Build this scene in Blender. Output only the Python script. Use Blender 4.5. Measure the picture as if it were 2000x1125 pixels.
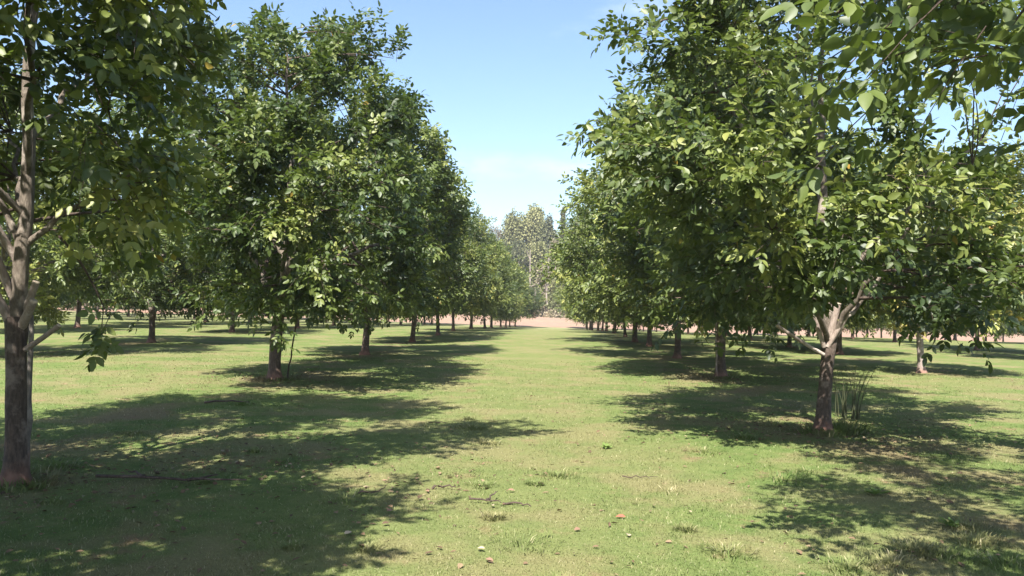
import bpy, math
import numpy as np
from mathutils import Matrix, Vector

for o in list(bpy.data.objects):
    bpy.data.objects.remove(o)
SC = bpy.context.scene
COL = SC.collection
PI = math.pi

# ---------------------------------------------------------------- camera
EYE = 1.60
FPX, VX, VY, SLOPE = 1640.0, 1075.0, 594.0, 0.020
def _basis():
    v = np.array([(VX - 1000) / FPX, -(VY - 562.5) / FPX, -1.0]); Y = v / np.linalg.norm(v)
    h = np.array([1.0, -SLOPE, 0.0])
    Z = np.cross(h, Y); Z /= np.linalg.norm(Z)
    X = np.cross(Y, Z)
    return np.stack([X, Y, Z], 1)
W2C = _basis()
cam_d = bpy.data.cameras.new("camera")
cam = bpy.data.objects.new("camera", cam_d); COL.objects.link(cam)
cam_d.sensor_width = 36.0
cam_d.lens = 36.0 * FPX / 2000.0
cam_d.clip_start = 0.05; cam_d.clip_end = 3000
m = Matrix(W2C.T.tolist()).to_4x4(); m.translation = (0, 0, EYE)
cam.matrix_world = m
SC.camera = cam

# ---------------------------------------------------------------- light
SUN_EL, SUN_AZ = math.radians(51), math.radians(192)
world = bpy.data.worlds.new("World"); SC.world = world
world.use_nodes = True
nt = world.node_tree; nt.nodes.clear()
out = nt.nodes.new("ShaderNodeOutputWorld"); bg = nt.nodes.new("ShaderNodeBackground")
sky = nt.nodes.new("ShaderNodeTexSky"); sky.sky_type = 'NISHITA'; sky.sun_disc = False
sky.sun_elevation = SUN_EL; sky.sun_rotation = SUN_AZ
sky.air_density = 1.0; sky.dust_density = 1.3; sky.ozone_density = 3.2
tc = nt.nodes.new("ShaderNodeTexCoord")
sep = nt.nodes.new("ShaderNodeSeparateXYZ"); nt.links.new(tc.outputs['Generated'], sep.inputs[0])
mp = nt.nodes.new("ShaderNodeMapping"); mp.inputs['Scale'].default_value = (1, 1, 3.2); mp.inputs['Location'].default_value = (0.31, 0.2, 0.17)
nt.links.new(tc.outputs['Generated'], mp.inputs[0])
nz = nt.nodes.new("ShaderNodeTexNoise"); nz.inputs['Scale'].default_value = 3.4; nz.inputs['Detail'].default_value = 7; nz.inputs['Roughness'].default_value = 0.58
nt.links.new(mp.outputs[0], nz.inputs['Vector'])
# more cloud close to the horizon
mr = nt.nodes.new("ShaderNodeMapRange"); mr.inputs[1].default_value = 0.02; mr.inputs[2].default_value = 0.22
mr.inputs[3].default_value = 0.09; mr.inputs[4].default_value = -0.02
nt.links.new(sep.outputs[2], mr.inputs[0])
ad = nt.nodes.new("ShaderNodeMath"); ad.operation = 'ADD'
nt.links.new(nz.outputs[0], ad.inputs[0]); nt.links.new(mr.outputs[0], ad.inputs[1])
cr = nt.nodes.new("ShaderNodeMapRange"); cr.inputs[1].default_value = 0.54; cr.inputs[2].default_value = 0.92; cr.interpolation_type = 'SMOOTHSTEP'
cr.inputs[3].default_value = 0.0; cr.inputs[4].default_value = 0.6
nt.links.new(ad.outputs[0], cr.inputs[0])
mx = nt.nodes.new("ShaderNodeMix"); mx.data_type = 'RGBA'
nt.links.new(cr.outputs[0], mx.inputs[0]); nt.links.new(sky.outputs[0], mx.inputs[6])
mx.inputs[7].default_value = (7.4, 7.5, 8.2, 1)
nt.links.new(mx.outputs[2], bg.inputs[0]); bg.inputs[1].default_value = 0.090
nt.links.new(bg.outputs[0], out.inputs[0])

sd = bpy.data.lights.new("sun", 'SUN'); sd.energy = 4.9; sd.angle = math.radians(0.5); sd.color = (1.0, 0.955, 0.88)
sun = bpy.data.objects.new("sun", sd); COL.objects.link(sun)
sdir = Vector((math.sin(SUN_AZ) * math.cos(SUN_EL), math.cos(SUN_AZ) * math.cos(SUN_EL), math.sin(SUN_EL)))
sun.rotation_euler = sdir.to_track_quat('Z', 'Y').to_euler()
sun.location = (0, -10, 30)
SC.view_settings.view_transform = 'Standard'; SC.view_settings.look = 'None'
SC.view_settings.exposure = 1.54; SC.view_settings.gamma = 1.0
SC.view_settings.use_curve_mapping = False
SC.render.engine = 'CYCLES'
SC.cycles.max_bounces = 5; SC.cycles.diffuse_bounces = 1; SC.cycles.glossy_bounces = 2
SC.cycles.transmission_bounces = 4; SC.cycles.volume_bounces = 1
SC.cycles.use_denoising = True

# ---------------------------------------------------------------- terrain height
def sstep(a, b, x):
    t = np.clip((np.asarray(x, float) - a) / (b - a), 0, 1); return t * t * (3 - 2 * t)
def gz(x, y):
    x = np.asarray(x, float); y = np.asarray(y, float)
    s = sstep(40, 112, y)
    z = -1.35 * s - 0.013 * np.clip(x, -90, 90) * sstep(30, 110, y)
    z = z + 0.55 * sstep(112, 145, y)
    z = z + 0.03 * np.sin(x * .31 + 1) * np.sin(y * .23) + .015 * np.sin(x * .9 + y * .5)
    return z
def pix(px, py):
    """photo pixel -> point on the ground"""
    c = np.array([(px - 1000) / FPX, -(py - 562.5) / FPX, -1.0]); w = W2C.T @ c
    t = 10.0
    for _ in range(40):
        p = w * t
        h = EYE - float(gz(p[0], p[1]))
        t = .5 * t + .5 * h / max(1e-4, -w[2])
    p = w * t
    return float(p[0]), float(p[1])
def proj(x, y, z):
    c = W2C @ np.array([x, y, z - EYE])
    if c[2] > -.05: return None
    return 1000 - FPX * c[0] / c[2], 562.5 + FPX * c[1] / c[2]

# ---------------------------------------------------------------- helpers
def add(name, data, parent=None, loc=None, rot=None):
    o = bpy.data.objects.new(name, data); COL.objects.link(o)
    if parent is not None: o.parent = parent
    if loc is not None: o.location = loc
    if rot is not None: o.rotation_euler = rot
    return o
def tag(o, label=None, cat=None, group=None, kind=None):
    if label: o['label'] = label
    if cat: o['category'] = cat
    if group: o['group'] = group
    if kind: o['kind'] = kind
    return o
class QM:
    """quad mesh collector"""
    def __init__(s): s.v = []; s.f = []; s.mi = []; s.var = []; s.n = 0; s.sm = []
    def put(s, v, f, mi=0, var=0.5, smooth=False):
        v = np.asarray(v, float).reshape(-1, 3); f = np.asarray(f, int).reshape(-1, 4)
        s.v.append(v); s.f.append(f + s.n); s.n += len(v)
        s.mi.append(np.full(len(f), mi)); s.sm.append(np.full(len(f), smooth))
        s.var.append(np.broadcast_to(np.asarray(var, float), (len(f),)).copy())
    def mesh(s, name, mats):
        V = np.concatenate(s.v); F = np.concatenate(s.f)
        me = bpy.data.meshes.new(name)
        me.vertices.add(len(V)); me.vertices.foreach_set('co', V.astype(np.float32).ravel())
        me.loops.add(F.size); me.loops.foreach_set('vertex_index', F.astype(np.int32).ravel())
        me.polygons.add(len(F)); me.polygons.foreach_set('loop_start', (np.arange(len(F)) * 4).astype(np.int32))
        for mt in mats: me.materials.append(mt)
        me.polygons.foreach_set('material_index', np.concatenate(s.mi).astype(np.int32))
        me.polygons.foreach_set('use_smooth', np.concatenate(s.sm))
        at = me.attributes.new('var', 'FLOAT', 'FACE')
        at.data.foreach_set('value', np.concatenate(s.var).astype(np.float32))
        me.update(calc_edges=True)
        return me
def nrm(a):
    return a / np.maximum(1e-9, np.linalg.norm(a, axis=-1, keepdims=True))
def tube(q, pts, rad, sides=8, mi=0, lump=0.0, rng=None, cap=True):
    P = np.asarray(pts, float); n = len(P); R = np.broadcast_to(np.asarray(rad, float), (n,)).copy()
    T = np.gradient(P, axis=0); T = nrm(T)
    ref = np.array([1., 0, 0]) if abs(T[0][0]) < .8 else np.array([0, 1., 0])
    A = nrm(np.cross(T, ref)); B = np.cross(T, A)
    th = np.linspace(0, 2 * PI, sides, endpoint=False)
    ring = A[:, None] * np.cos(th)[None, :, None] + B[:, None] * np.sin(th)[None, :, None]
    rr = R[:, None] * np.ones(sides)[None]
    if lump and rng is not None:
        ph = rng.uniform(0, 6, 3)
        z = np.arange(n)[:, None]
        rr = rr * (1 + lump * (np.sin(3 * th[None] + ph[0] + z * .25) * .6 + np.sin(2 * th[None] + ph[1] - z * .4) * .5) + lump * rng.normal(0, .45, (n, sides)))
    V = (P[:, None] + ring * rr[..., None]).reshape(-1, 3)
    if cap:
        V = np.concatenate([V, (P[-1] + np.repeat(T[-1][None] * 0.002, sides, 0) + ring[-1] * R[-1] * .02)])
        n2 = n + 1
    else: n2 = n
    i = np.arange(n2 - 1)[:, None] * sides; j = np.arange(sides)[None]; k = (j + 1) % sides
    F = np.stack([i + j, i + k, i + sides + k, i + sides + j], -1).reshape(-1, 4)
    q.put(V, F, mi, .5, True)
def bez(a, b, c, n):
    t = np.linspace(0, 1, n)[:, None]
    return (1 - t) ** 2 * a + 2 * t * (1 - t) * b + t * t * c

# ---------------------------------------------------------------- materials
def newmat(name):
    mt = bpy.data.materials.new(name); mt.use_nodes = True
    t = mt.node_tree; t.nodes.clear(); return mt, t
def N(t, typ, **kw):
    n = t.nodes.new(typ)
    for k, v in kw.items():
        if k.startswith('i_'):
            key = k[2:]; n.inputs[int(key) if key.isdigit() else key.replace('_', ' ')].default_value = v
        else: setattr(n, k, v)
    return n
def ramp(t, fac, stops, interp='LINEAR'):
    r = t.nodes.new("ShaderNodeValToRGB"); r.color_ramp.interpolation = interp
    e = r.color_ramp.elements
    while len(e) > 1: e.remove(e[-1])
    e[0].position = stops[0][0]; e[0].color = (*stops[0][1], 1)
    for p, c in stops[1:]:
        x = e.new(p); x.color = (*c, 1)
    t.links.new(fac, r.inputs[0]); return r.outputs[0]
def mixc(t, fac, a, b, mode='MIX'):
    x = t.nodes.new("ShaderNodeMix"); x.data_type = 'RGBA'; x.blend_type = mode
    for s, v in ((0, fac), (6, a), (7, b)):
        if hasattr(v, 'is_output'): t.links.new(v, x.inputs[s])
        else: x.inputs[s].default_value = v if s == 0 else (*v, 1)
    return x.outputs[2]
def noise(t, vec, scale, detail=3, rough=.55):
    n = N(t, "ShaderNodeTexNoise"); n.inputs['Scale'].default_value = scale; n.inputs['Detail'].default_value = detail
    n.inputs['Roughness'].default_value = rough
    t.links.new(vec, n.inputs['Vector']); return n.outputs[0]
def maprange(t, v, a, b, c=0., d=1., smooth=True):
    r = N(t, "ShaderNodeMapRange"); r.interpolation_type = 'SMOOTHSTEP' if smooth else 'LINEAR'
    for i, x in enumerate((a, b, c, d)): r.inputs[i + 1].default_value = x
    t.links.new(v, r.inputs[0]); return r.outputs[0]

def leaf_mat(name, stops, rough=.38, trans=.30, spec=.5, tint=.25, tcol=(.20, .30, .03)):
    mt, t = newmat(name)
    at = N(t, "ShaderNodeAttribute", attribute_name='var')
    c = ramp(t, at.outputs['Fac'], stops)
    oi = N(t, "ShaderNodeObjectInfo")
    hs = N(t, "ShaderNodeHueSaturation")
    t.links.new(maprange(t, oi.outputs['Random'], 0, 1, 1 - tint, 1 + tint, False), hs.inputs['Value'])
    t.links.new(maprange(t, oi.outputs['Random'], 0, 1, .515, .488, False), hs.inputs['Hue'])
    t.links.new(c, hs.inputs['Color'])
    p = N(t, "ShaderNodeBsdfPrincipled"); p.inputs['Roughness'].default_value = rough
    p.inputs['Specular IOR Level'].default_value = spec
    t.links.new(hs.outputs[0], p.inputs['Base Color'])
    tr = N(t, "ShaderNodeBsdfTranslucent")
    t.links.new(mixc(t, .5, hs.outputs[0], tcol), tr.inputs['Color'])
    mx = N(t, "ShaderNodeMixShader"); mx.inputs[0].default_value = trans
    t.links.new(p.outputs[0], mx.inputs[1]); t.links.new(tr.outputs[0], mx.inputs[2])
    o = N(t, "ShaderNodeOutputMaterial"); t.links.new(mx.outputs[0], o.inputs[0])
    return mt
GREEN = [(0, (.028, .046, .015)), (.35, (.062, .092, .022)), (.7, (.140, .172, .036)), (.93, (.27, .285, .070)), (.965, (.28, .25, .05)), (1, (.42, .20, .04))]
M_LEAF = leaf_mat('orchard_leaf', GREEN, .50, .26, .55)
M_LEAFY = leaf_mat('yellowing_leaf', [(0, (.10, .115, .03)), (.4, (.18, .20, .05)), (.8, (.30, .29, .08)), (1, (.40, .30, .09))], .42, .28, .6)
M_PALE = leaf_mat('pale_vine_leaf', [(0, (.12, .13, .055)), (.5, (.20, .205, .085)), (1, (.28, .275, .125))], .6, .2, .3, .15)
M_DARKL = leaf_mat('dark_wood_leaf', [(0, (.075, .085, .04)), (.6, (.125, .13, .06)), (1, (.20, .19, .09))], .6, .2, .3, .2)
M_DRY = leaf_mat('dry_leaf', [(0, (.20, .165, .115)), (.5, (.27, .23, .15)), (1, (.30, .28, .165))], .7, .15, .2, .15, (.3, .25, .12))
def bark_mat(name, ca, cb, cc, stain=True):
    mt, t = newmat(name)
    tc = N(t, "ShaderNodeTexCoord")
    mp = N(t, "ShaderNodeMapping"); mp.inputs['Scale'].default_value = (1, 1, .28); t.links.new(tc.outputs['Object'], mp.inputs[0])
    n1 = noise(t, mp.outputs[0], 42, 8, .75); n2 = noise(t, tc.outputs['Object'], 5.5, 4, .6)
    c = mixc(t, maprange(t, n1, .35, .68), ca, cb)
    c = mixc(t, maprange(t, n2, .50, .66), c, cc)
    if stain:
        s = N(t, "ShaderNodeSeparateXYZ"); t.links.new(tc.outputs['Object'], s.inputs[0])
        a = N(t, "ShaderNodeMath", operation='ADD'); t.links.new(s.outputs[2], a.inputs[0])
        b = N(t, "ShaderNodeMath", operation='MULTIPLY'); t.links.new(n2, b.inputs[0]); b.inputs[1].default_value = -.5; t.links.new(b.outputs[0], a.inputs[1])
        c = mixc(t, maprange(t, a.outputs[0], -.28, .02, .8, 0), c, (.24, .115, .075))
    p = N(t, "ShaderNodeBsdfPrincipled"); p.inputs['Roughness'].default_value = .85
    t.links.new(c, p.inputs['Base Color'])
    bp = N(t, "ShaderNodeBump"); bp.inputs['Strength'].default_value = 1.0; bp.inputs['Distance'].default_value = .02
    t.links.new(n1, bp.inputs['Height']); t.links.new(bp.outputs[0], p.inputs['Normal'])
    o = N(t, "ShaderNodeOutputMaterial"); t.links.new(p.outputs[0], o.inputs[0])
    return mt
M_BARK = bark_mat('orchard_bark', (.050, .034, .026), (.13, .093, .072), (.23, .18, .15))
M_LIMB = bark_mat('pale_limb_bark', (.10, .078, .058), (.22, .18, .14), (.37, .315, .26), False)
M_STUB = bark_mat('pale_stub_bark', (.26, .20, .165), (.42, .34, .29), (.50, .43, .37), False)
M_PBARK = bark_mat('pale_trunk_bark', (.20, .16, .14), (.34, .28, .25), (.40, .35, .31))
M_STAKE = bark_mat('stake_wood', (.13, .11, .095), (.26, .225, .19), (.32, .28, .24))
M_TWIG = bark_mat('twig_wood', (.05, .032, .024), (.11, .075, .055), (.14, .10, .075), False)
M_CUT, _t = newmat('cut_wood')
_p = N(_t, "ShaderNodeBsdfPrincipled"); _p.inputs['Roughness'].default_value = .8
_tc = N(_t, "ShaderNodeTexCoord")
_t.links.new(mixc(_t, noise(_t, _tc.outputs['Object'], 40), (.42, .32, .22), (.58, .49, .38)), _p.inputs['Base Color'])
_o = N(_t, "ShaderNodeOutputMaterial"); _t.links.new(_p.outputs[0], _o.inputs[0])

def turf_color(t, blades=False):
    tc = N(t, "ShaderNodeTexCoord"); v = tc.outputs['Object']
    s = N(t, "ShaderNodeSeparateXYZ"); t.links.new(v, s.inputs[0])
    fl = N(t, "ShaderNodeMapping"); fl.inputs['Scale'].default_value = (1, 1, 0); t.links.new(v, fl.inputs[0]); v = fl.outputs[0]
    big = noise(t, v, .16, 5, .6); mid = noise(t, v, .75, 5, .62); sml = noise(t, v, 3.2, 6, .7); fin = noise(t, v, 38, 4, .75)
    c = mixc(t, maprange(t, sml, .34, .66), (.102, .160, .041), (.162, .208, .064))
    c = mixc(t, maprange(t, mid, .44, .62, 0, .85), c, (.235, .208, .100))       # dry straw
    c = mixc(t, maprange(t, big, .50, .66, 0, .6), c, (.21, .212, .088))
    c = mixc(t, maprange(t, noise(t, v, 1.6, 6, .72), .56, .68, 0, .7), c, (.25, .160, .100))   # bare pinkish soil
    for rx in (5.45, -3.75, 14.1, -10.4):        # thin grass and reddish soil along the tree lines
        a1 = N(t, 'ShaderNodeMath', operation='ADD'); t.links.new(s.outputs[0], a1.inputs[0]); a1.inputs[1].default_value = rx
        a2 = N(t, 'ShaderNodeMath', operation='ABSOLUTE'); t.links.new(a1.outputs[0], a2.inputs[0])
        a3 = N(t, 'ShaderNodeMath', operation='MULTIPLY'); t.links.new(maprange(t, a2.outputs[0], .15, .9, 1, 0), a3.inputs[0]); t.links.new(maprange(t, mid, .40, .64, 0, .55), a3.inputs[1])
        c = mixc(t, a3.outputs[0], c, (.205, .145, .09))
    # worn lane down the middle
    ab = N(t, "ShaderNodeMath", operation='ABSOLUTE')
    sh = N(t, "ShaderNodeMath", operation='ADD'); t.links.new(s.outputs[0], sh.inputs[0]); sh.inputs[1].default_value = .45; t.links.new(sh.outputs[0], ab.inputs[0])
    c = mixc(t, maprange(t, ab.outputs[0], .3, 2.2, .38, 0), c, (.21, .212, .088))
    # far grass dries out
    c = mixc(t, maprange(t, s.outputs[1], 40, 105, 0, .55), c, (.29, .28, .155))
    if not blades:
        c = mixc(t, maprange(t, fin, .35, .7, .35, 0), c, (.10, .095, .045))
    return c, sml, fin, v
mt, t = newmat('turf'); M_TURF = mt
c, sml, fin, v = turf_color(t)
p = N(t, "ShaderNodeBsdfPrincipled"); p.inputs['Roughness'].default_value = .95; p.inputs['Specular IOR Level'].default_value = .1
t.links.new(c, p.inputs['Base Color'])
hsum = N(t, "ShaderNodeMath", operation='ADD'); t.links.new(noise(t, v, 60, 3, .7), hsum.inputs[0]); t.links.new(noise(t, v, 14, 4, .7), hsum.inputs[1])
bp = N(t, "ShaderNodeBump"); bp.inputs['Strength'].default_value = .8; bp.inputs['Distance'].default_value = .02
t.links.new(hsum.outputs[0], bp.inputs['Height']); t.links.new(bp.outputs[0], p.inputs['Normal'])
o = N(t, "ShaderNodeOutputMaterial"); t.links.new(p.outputs[0], o.inputs[0])

mt, t = newmat('grass_blade'); M_BLADE = mt
c, sml, fin, v = turf_color(t, True)
at = N(t, "ShaderNodeAttribute", attribute_name='var')
c2 = mixc(t, maprange(t, at.outputs['Fac'], .88, .97, 0, .7), c, (.42, .37, .23))
hs = N(t, "ShaderNodeHueSaturation"); t.links.new(c2, hs.inputs['Color'])
t.links.new(maprange(t, at.outputs['Fac'], 0, .8, .95, 1.2, False), hs.inputs['Value'])
p = N(t, "ShaderNodeBsdfPrincipled"); p.inputs['Roughness'].default_value = .6; p.inputs['Specular IOR Level'].default_value = .25
t.links.new(hs.outputs[0], p.inputs['Base Color'])
tr = N(t, "ShaderNodeBsdfTranslucent"); t.links.new(hs.outputs[0], tr.inputs['Color'])
mx = N(t, "ShaderNodeMixShader"); mx.inputs[0].default_value = .35
t.links.new(p.outputs[0], mx.inputs[1]); t.links.new(tr.outputs[0], mx.inputs[2])
o = N(t, "ShaderNodeOutputMaterial"); t.links.new(mx.outputs[0], o.inputs[0])

mt, t = newmat('dry_field'); M_DIRT = mt
tc = N(t, "ShaderNodeTexCoord"); v = tc.outputs['Object']
c = mixc(t, maprange(t, noise(t, v, .12, 5, .6), .42, .62), (.29, .165, .115), (.27, .185, .12))
c = mixc(t, maprange(t, noise(t, v, .9, 5, .7), .48, .66, 0, .8), c, (.20, .135, .08))
p = N(t, "ShaderNodeBsdfPrincipled"); p.inputs['Roughness'].default_value = .95
t.links.new(c, p.inputs['Base Color'])
o = N(t, "ShaderNodeOutputMaterial"); t.links.new(p.outputs[0], o.inputs[0])
mt, t = newmat('hill_soil'); M_HILL = mt
tc = N(t, "ShaderNodeTexCoord"); v = tc.outputs['Object']
c = mixc(t, maprange(t, noise(t, v, .35, 6, .7), .4, .6), (.10, .11, .06), (.24, .20, .13))
p = N(t, "ShaderNodeBsdfPrincipled"); p.inputs['Roughness'].default_value = .95
t.links.new(c, p.inputs['Base Color'])
o = N(t, "ShaderNodeOutputMaterial"); t.links.new(p.outputs[0], o.inputs[0])

# ---------------------------------------------------------------- ground sheets
def sheet(name, xs, ys, zf, mat, smooth=True):
    X, Y = np.meshgrid(xs, ys); Z = zf(X, Y)
    V = np.stack([X, Y, Z], -1).reshape(-1, 3); nx = len(xs)
    i = np.arange(len(ys) - 1)[:, None] * nx; j = np.arange(nx - 1)[None]
    F = np.stack([i + j, i + j + 1, i + j + 1 + nx, i + j + nx], -1).reshape(-1, 4)
    q = QM(); q.put(V, F, 0, .5, smooth); o = add(name, q.mesh(name, [mat])); o['kind'] = 'structure'; return o
xs = np.concatenate([np.linspace(-300, -64, 25), np.linspace(-60, 60, 161), np.linspace(64, 300, 25)])
ys = np.concatenate([np.linspace(-40, 0, 20), np.linspace(.5, 40, 110), np.linspace(41, 160, 90), np.linspace(165, 340, 24)])
sheet('ground', xs, ys, gz, M_TURF)
def dirt_z(x, y):
    e = 107 + 1.5 * np.sin(x * .21) + 1.1 * np.sin(x * .57 + 2)
    return gz(x, y) + .05 * np.sign(y - e) * np.minimum(1, np.abs(y - e) * .5)
sheet('dry_field', np.linspace(-140, 140, 281), np.linspace(102, 165, 127), dirt_z, M_DIRT)
def hill_z(x, y):
    u = x + 6
    prof = np.exp(-(u / 34.) ** 2)
    h = (1.5 + 15.0 * prof) * sstep(150, 215, y)
    h = h + 1.2 * np.sin(x * .09 + y * .05) * sstep(150, 190, y)
    return gz(x, y) + h - .6 * (1 - sstep(140, 152, y)) - .3
sheet('hill', np.linspace(-160, 160, 120), np.linspace(138, 300, 80), hill_z, M_HILL)

# ---------------------------------------------------------------- leaves
def leaflets(q, P, D, Nn, L, Wd, var, mi=0, fine=False):
    """folded ovate leaflets: base P, direction D, plane normal Nn"""
    D = nrm(D); S = nrm(np.cross(D, Nn)); U = np.cross(S, D)
    L = L[:, None]; Wd = Wd[:, None]
    up = .16; n = len(P)
    if fine:
        pr = [(.17, .37, .10), (.47, .50, .12), (.80, .27, .03)]
        side = lambda sg: [P + D * L * a + S * sg * Wd * w + U * (Wd * h - L * .10 * a * a) for a, w, h in pr]
        a_, b_ = side(1), side(-1)
        pts = [P] + a_ + [P + D * L - U * L * .13] + b_[::-1] + [P + D * L * .47 - U * L * .02]
        V = np.stack(pts, 1).reshape(-1, 3); b = np.arange(n)[:, None] * 9
        F = np.concatenate([b + [0, 1, 2, 8], b + [8, 2, 3, 4], b + [0, 8, 6, 7], b + [8, 4, 5, 6]], 1).reshape(-1, 4)
        q.put(V, F, mi, np.repeat(var, 4), True); return
    pts = [P,
           P + D * L * .32 + S * Wd * .50 + U * Wd * up,
           P + D * L * .70 + S * Wd * .36 + U * Wd * up * .5,
           P + D * L - U * L * .08,
           P + D * L * .70 - S * Wd * .36 + U * Wd * up * .5,
           P + D * L * .32 - S * Wd * .50 + U * Wd * up]
    n = len(P); V = np.stack(pts, 1).reshape(-1, 3)
    b = np.arange(n)[:, None] * 6
    F = np.concatenate([b + [0, 1, 2, 3], b + [0, 3, 4, 5]], 1).reshape(-1, 4)
    q.put(V, F, mi, np.repeat(var, 2))
def compound(q, rng, P0, D0, LS, step=.055, leaf=.095, rach=.17, pairs=2, mi=0, vb=None, fine=False):
    """shoots P0, direction D0, length LS -> pinnate leaves along them"""
    n = len(P0)
    cnt = np.maximum(2, (LS / step).astype(int)); idx = np.repeat(np.arange(n), cnt)
    k = np.concatenate([np.arange(c) for c in cnt])
    tt = (k + rng.uniform(.2, .9, len(k))) / cnt[idx]
    D = nrm(D0)[idx]; P = P0[idx] + D * (LS[idx] * tt)[:, None]
    P[:, 2] -= .10 * LS[idx] * tt ** 2
    ref = np.where(np.abs(D[:, 2:3]) > .9, np.array([[1., 0, 0]]), np.array([[0, 0, 1.]]))
    A = nrm(np.cross(D, ref)); B = np.cross(D, A)
    a = k * 2.4 + rng.uniform(0, 6, n)[idx] + rng.normal(0, .35, len(k))
    rad = A * np.cos(a)[:, None] + B * np.sin(a)[:, None]
    R = nrm(rad * 1.0 + D * (.35 + .8 * tt[:, None]) + np.array([0, 0, .12]) + rng.normal(0, .18, (len(k), 3)))
    RL = rach * rng.uniform(.7, 1.25, len(k))
    up = nrm(np.array([[0, 0, .9]]) + D * .45 + rng.normal(0, .42, (len(k), 3)))
    S = nrm(np.cross(R, up)); U = np.cross(S, R)
    base_v = np.clip((vb[idx] if vb is not None else .45) + rng.normal(0, .10, len(k)), 0, .93)
    for j in range(pairs):
        f = .38 + .34 * j if pairs > 1 else .5
        pos = P + R * (RL * f)[:, None] - np.array([0, 0, .02]) * f
        for sg in (-1, 1):
            d = S * sg * .85 + R * .62 + np.array([0, 0, -.22]) + rng.normal(0, .12, (len(k), 3))
            nn = U + S * sg * .25 + rng.normal(0, .38, (len(k), 3))
            l = leaf * rng.uniform(.75, 1.15, len(k)) * (1 if j else .9)
            leaflets(q, pos, d, nn, l, l * .54, np.clip(base_v + rng.normal(0, .07, len(k)), 0, .94), mi, fine)
    d = R + np.array([0, 0, -.25]) + rng.normal(0, .12, (len(k), 3)); l = leaf * rng.uniform(.9, 1.3, len(k))
    v = np.clip(base_v + rng.normal(0, .07, len(k)), 0, .94)
    v = np.where(rng.random(len(k)) < .006, rng.uniform(.96, 1, len(k)), v)
    leaflets(q, P + R * RL[:, None], d, U + rng.normal(0, .22, (len(k), 3)), l, l * .54, v, mi, fine)

def inkeep(p, loc, keep, mg):
    """does this point of the crown stay inside the outline the photographed tree has"""
    a = proj(p[0] + loc[0], p[1] + loc[1], p[2] + loc[2])
    return True if a is None else keep(a[0], a[1], mg)
def left_of(pts):
    Y = [a[0] for a in pts]; X = [a[1] for a in pts]
    return lambda px, py, mg: py < -170 or px < np.interp(py, Y, X) - mg
def right_of(pts):
    Y = [a[0] for a in pts]; X = [a[1] for a in pts]
    return lambda px, py, mg: py < -30 or px > np.interp(py, Y, X) + mg
def both(f, g): return lambda px, py, mg: f(px, py, mg) and g(px, py, mg)
def gaps(f, cs): return lambda px, py, mg: f(px, py, mg) and all((px - a) ** 2 + (py - b) ** 2 > (c + mg * .6) ** 2 for a, b, c in cs)
def env_r(t, R):
    t = np.clip(t, 0, 1)
    return R * np.where(t > .32, np.sqrt(np.maximum(0, 1 - ((t - .32) / .68) ** 2)), .72 + .28 * np.sin(t / .32 * PI / 2))
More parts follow.
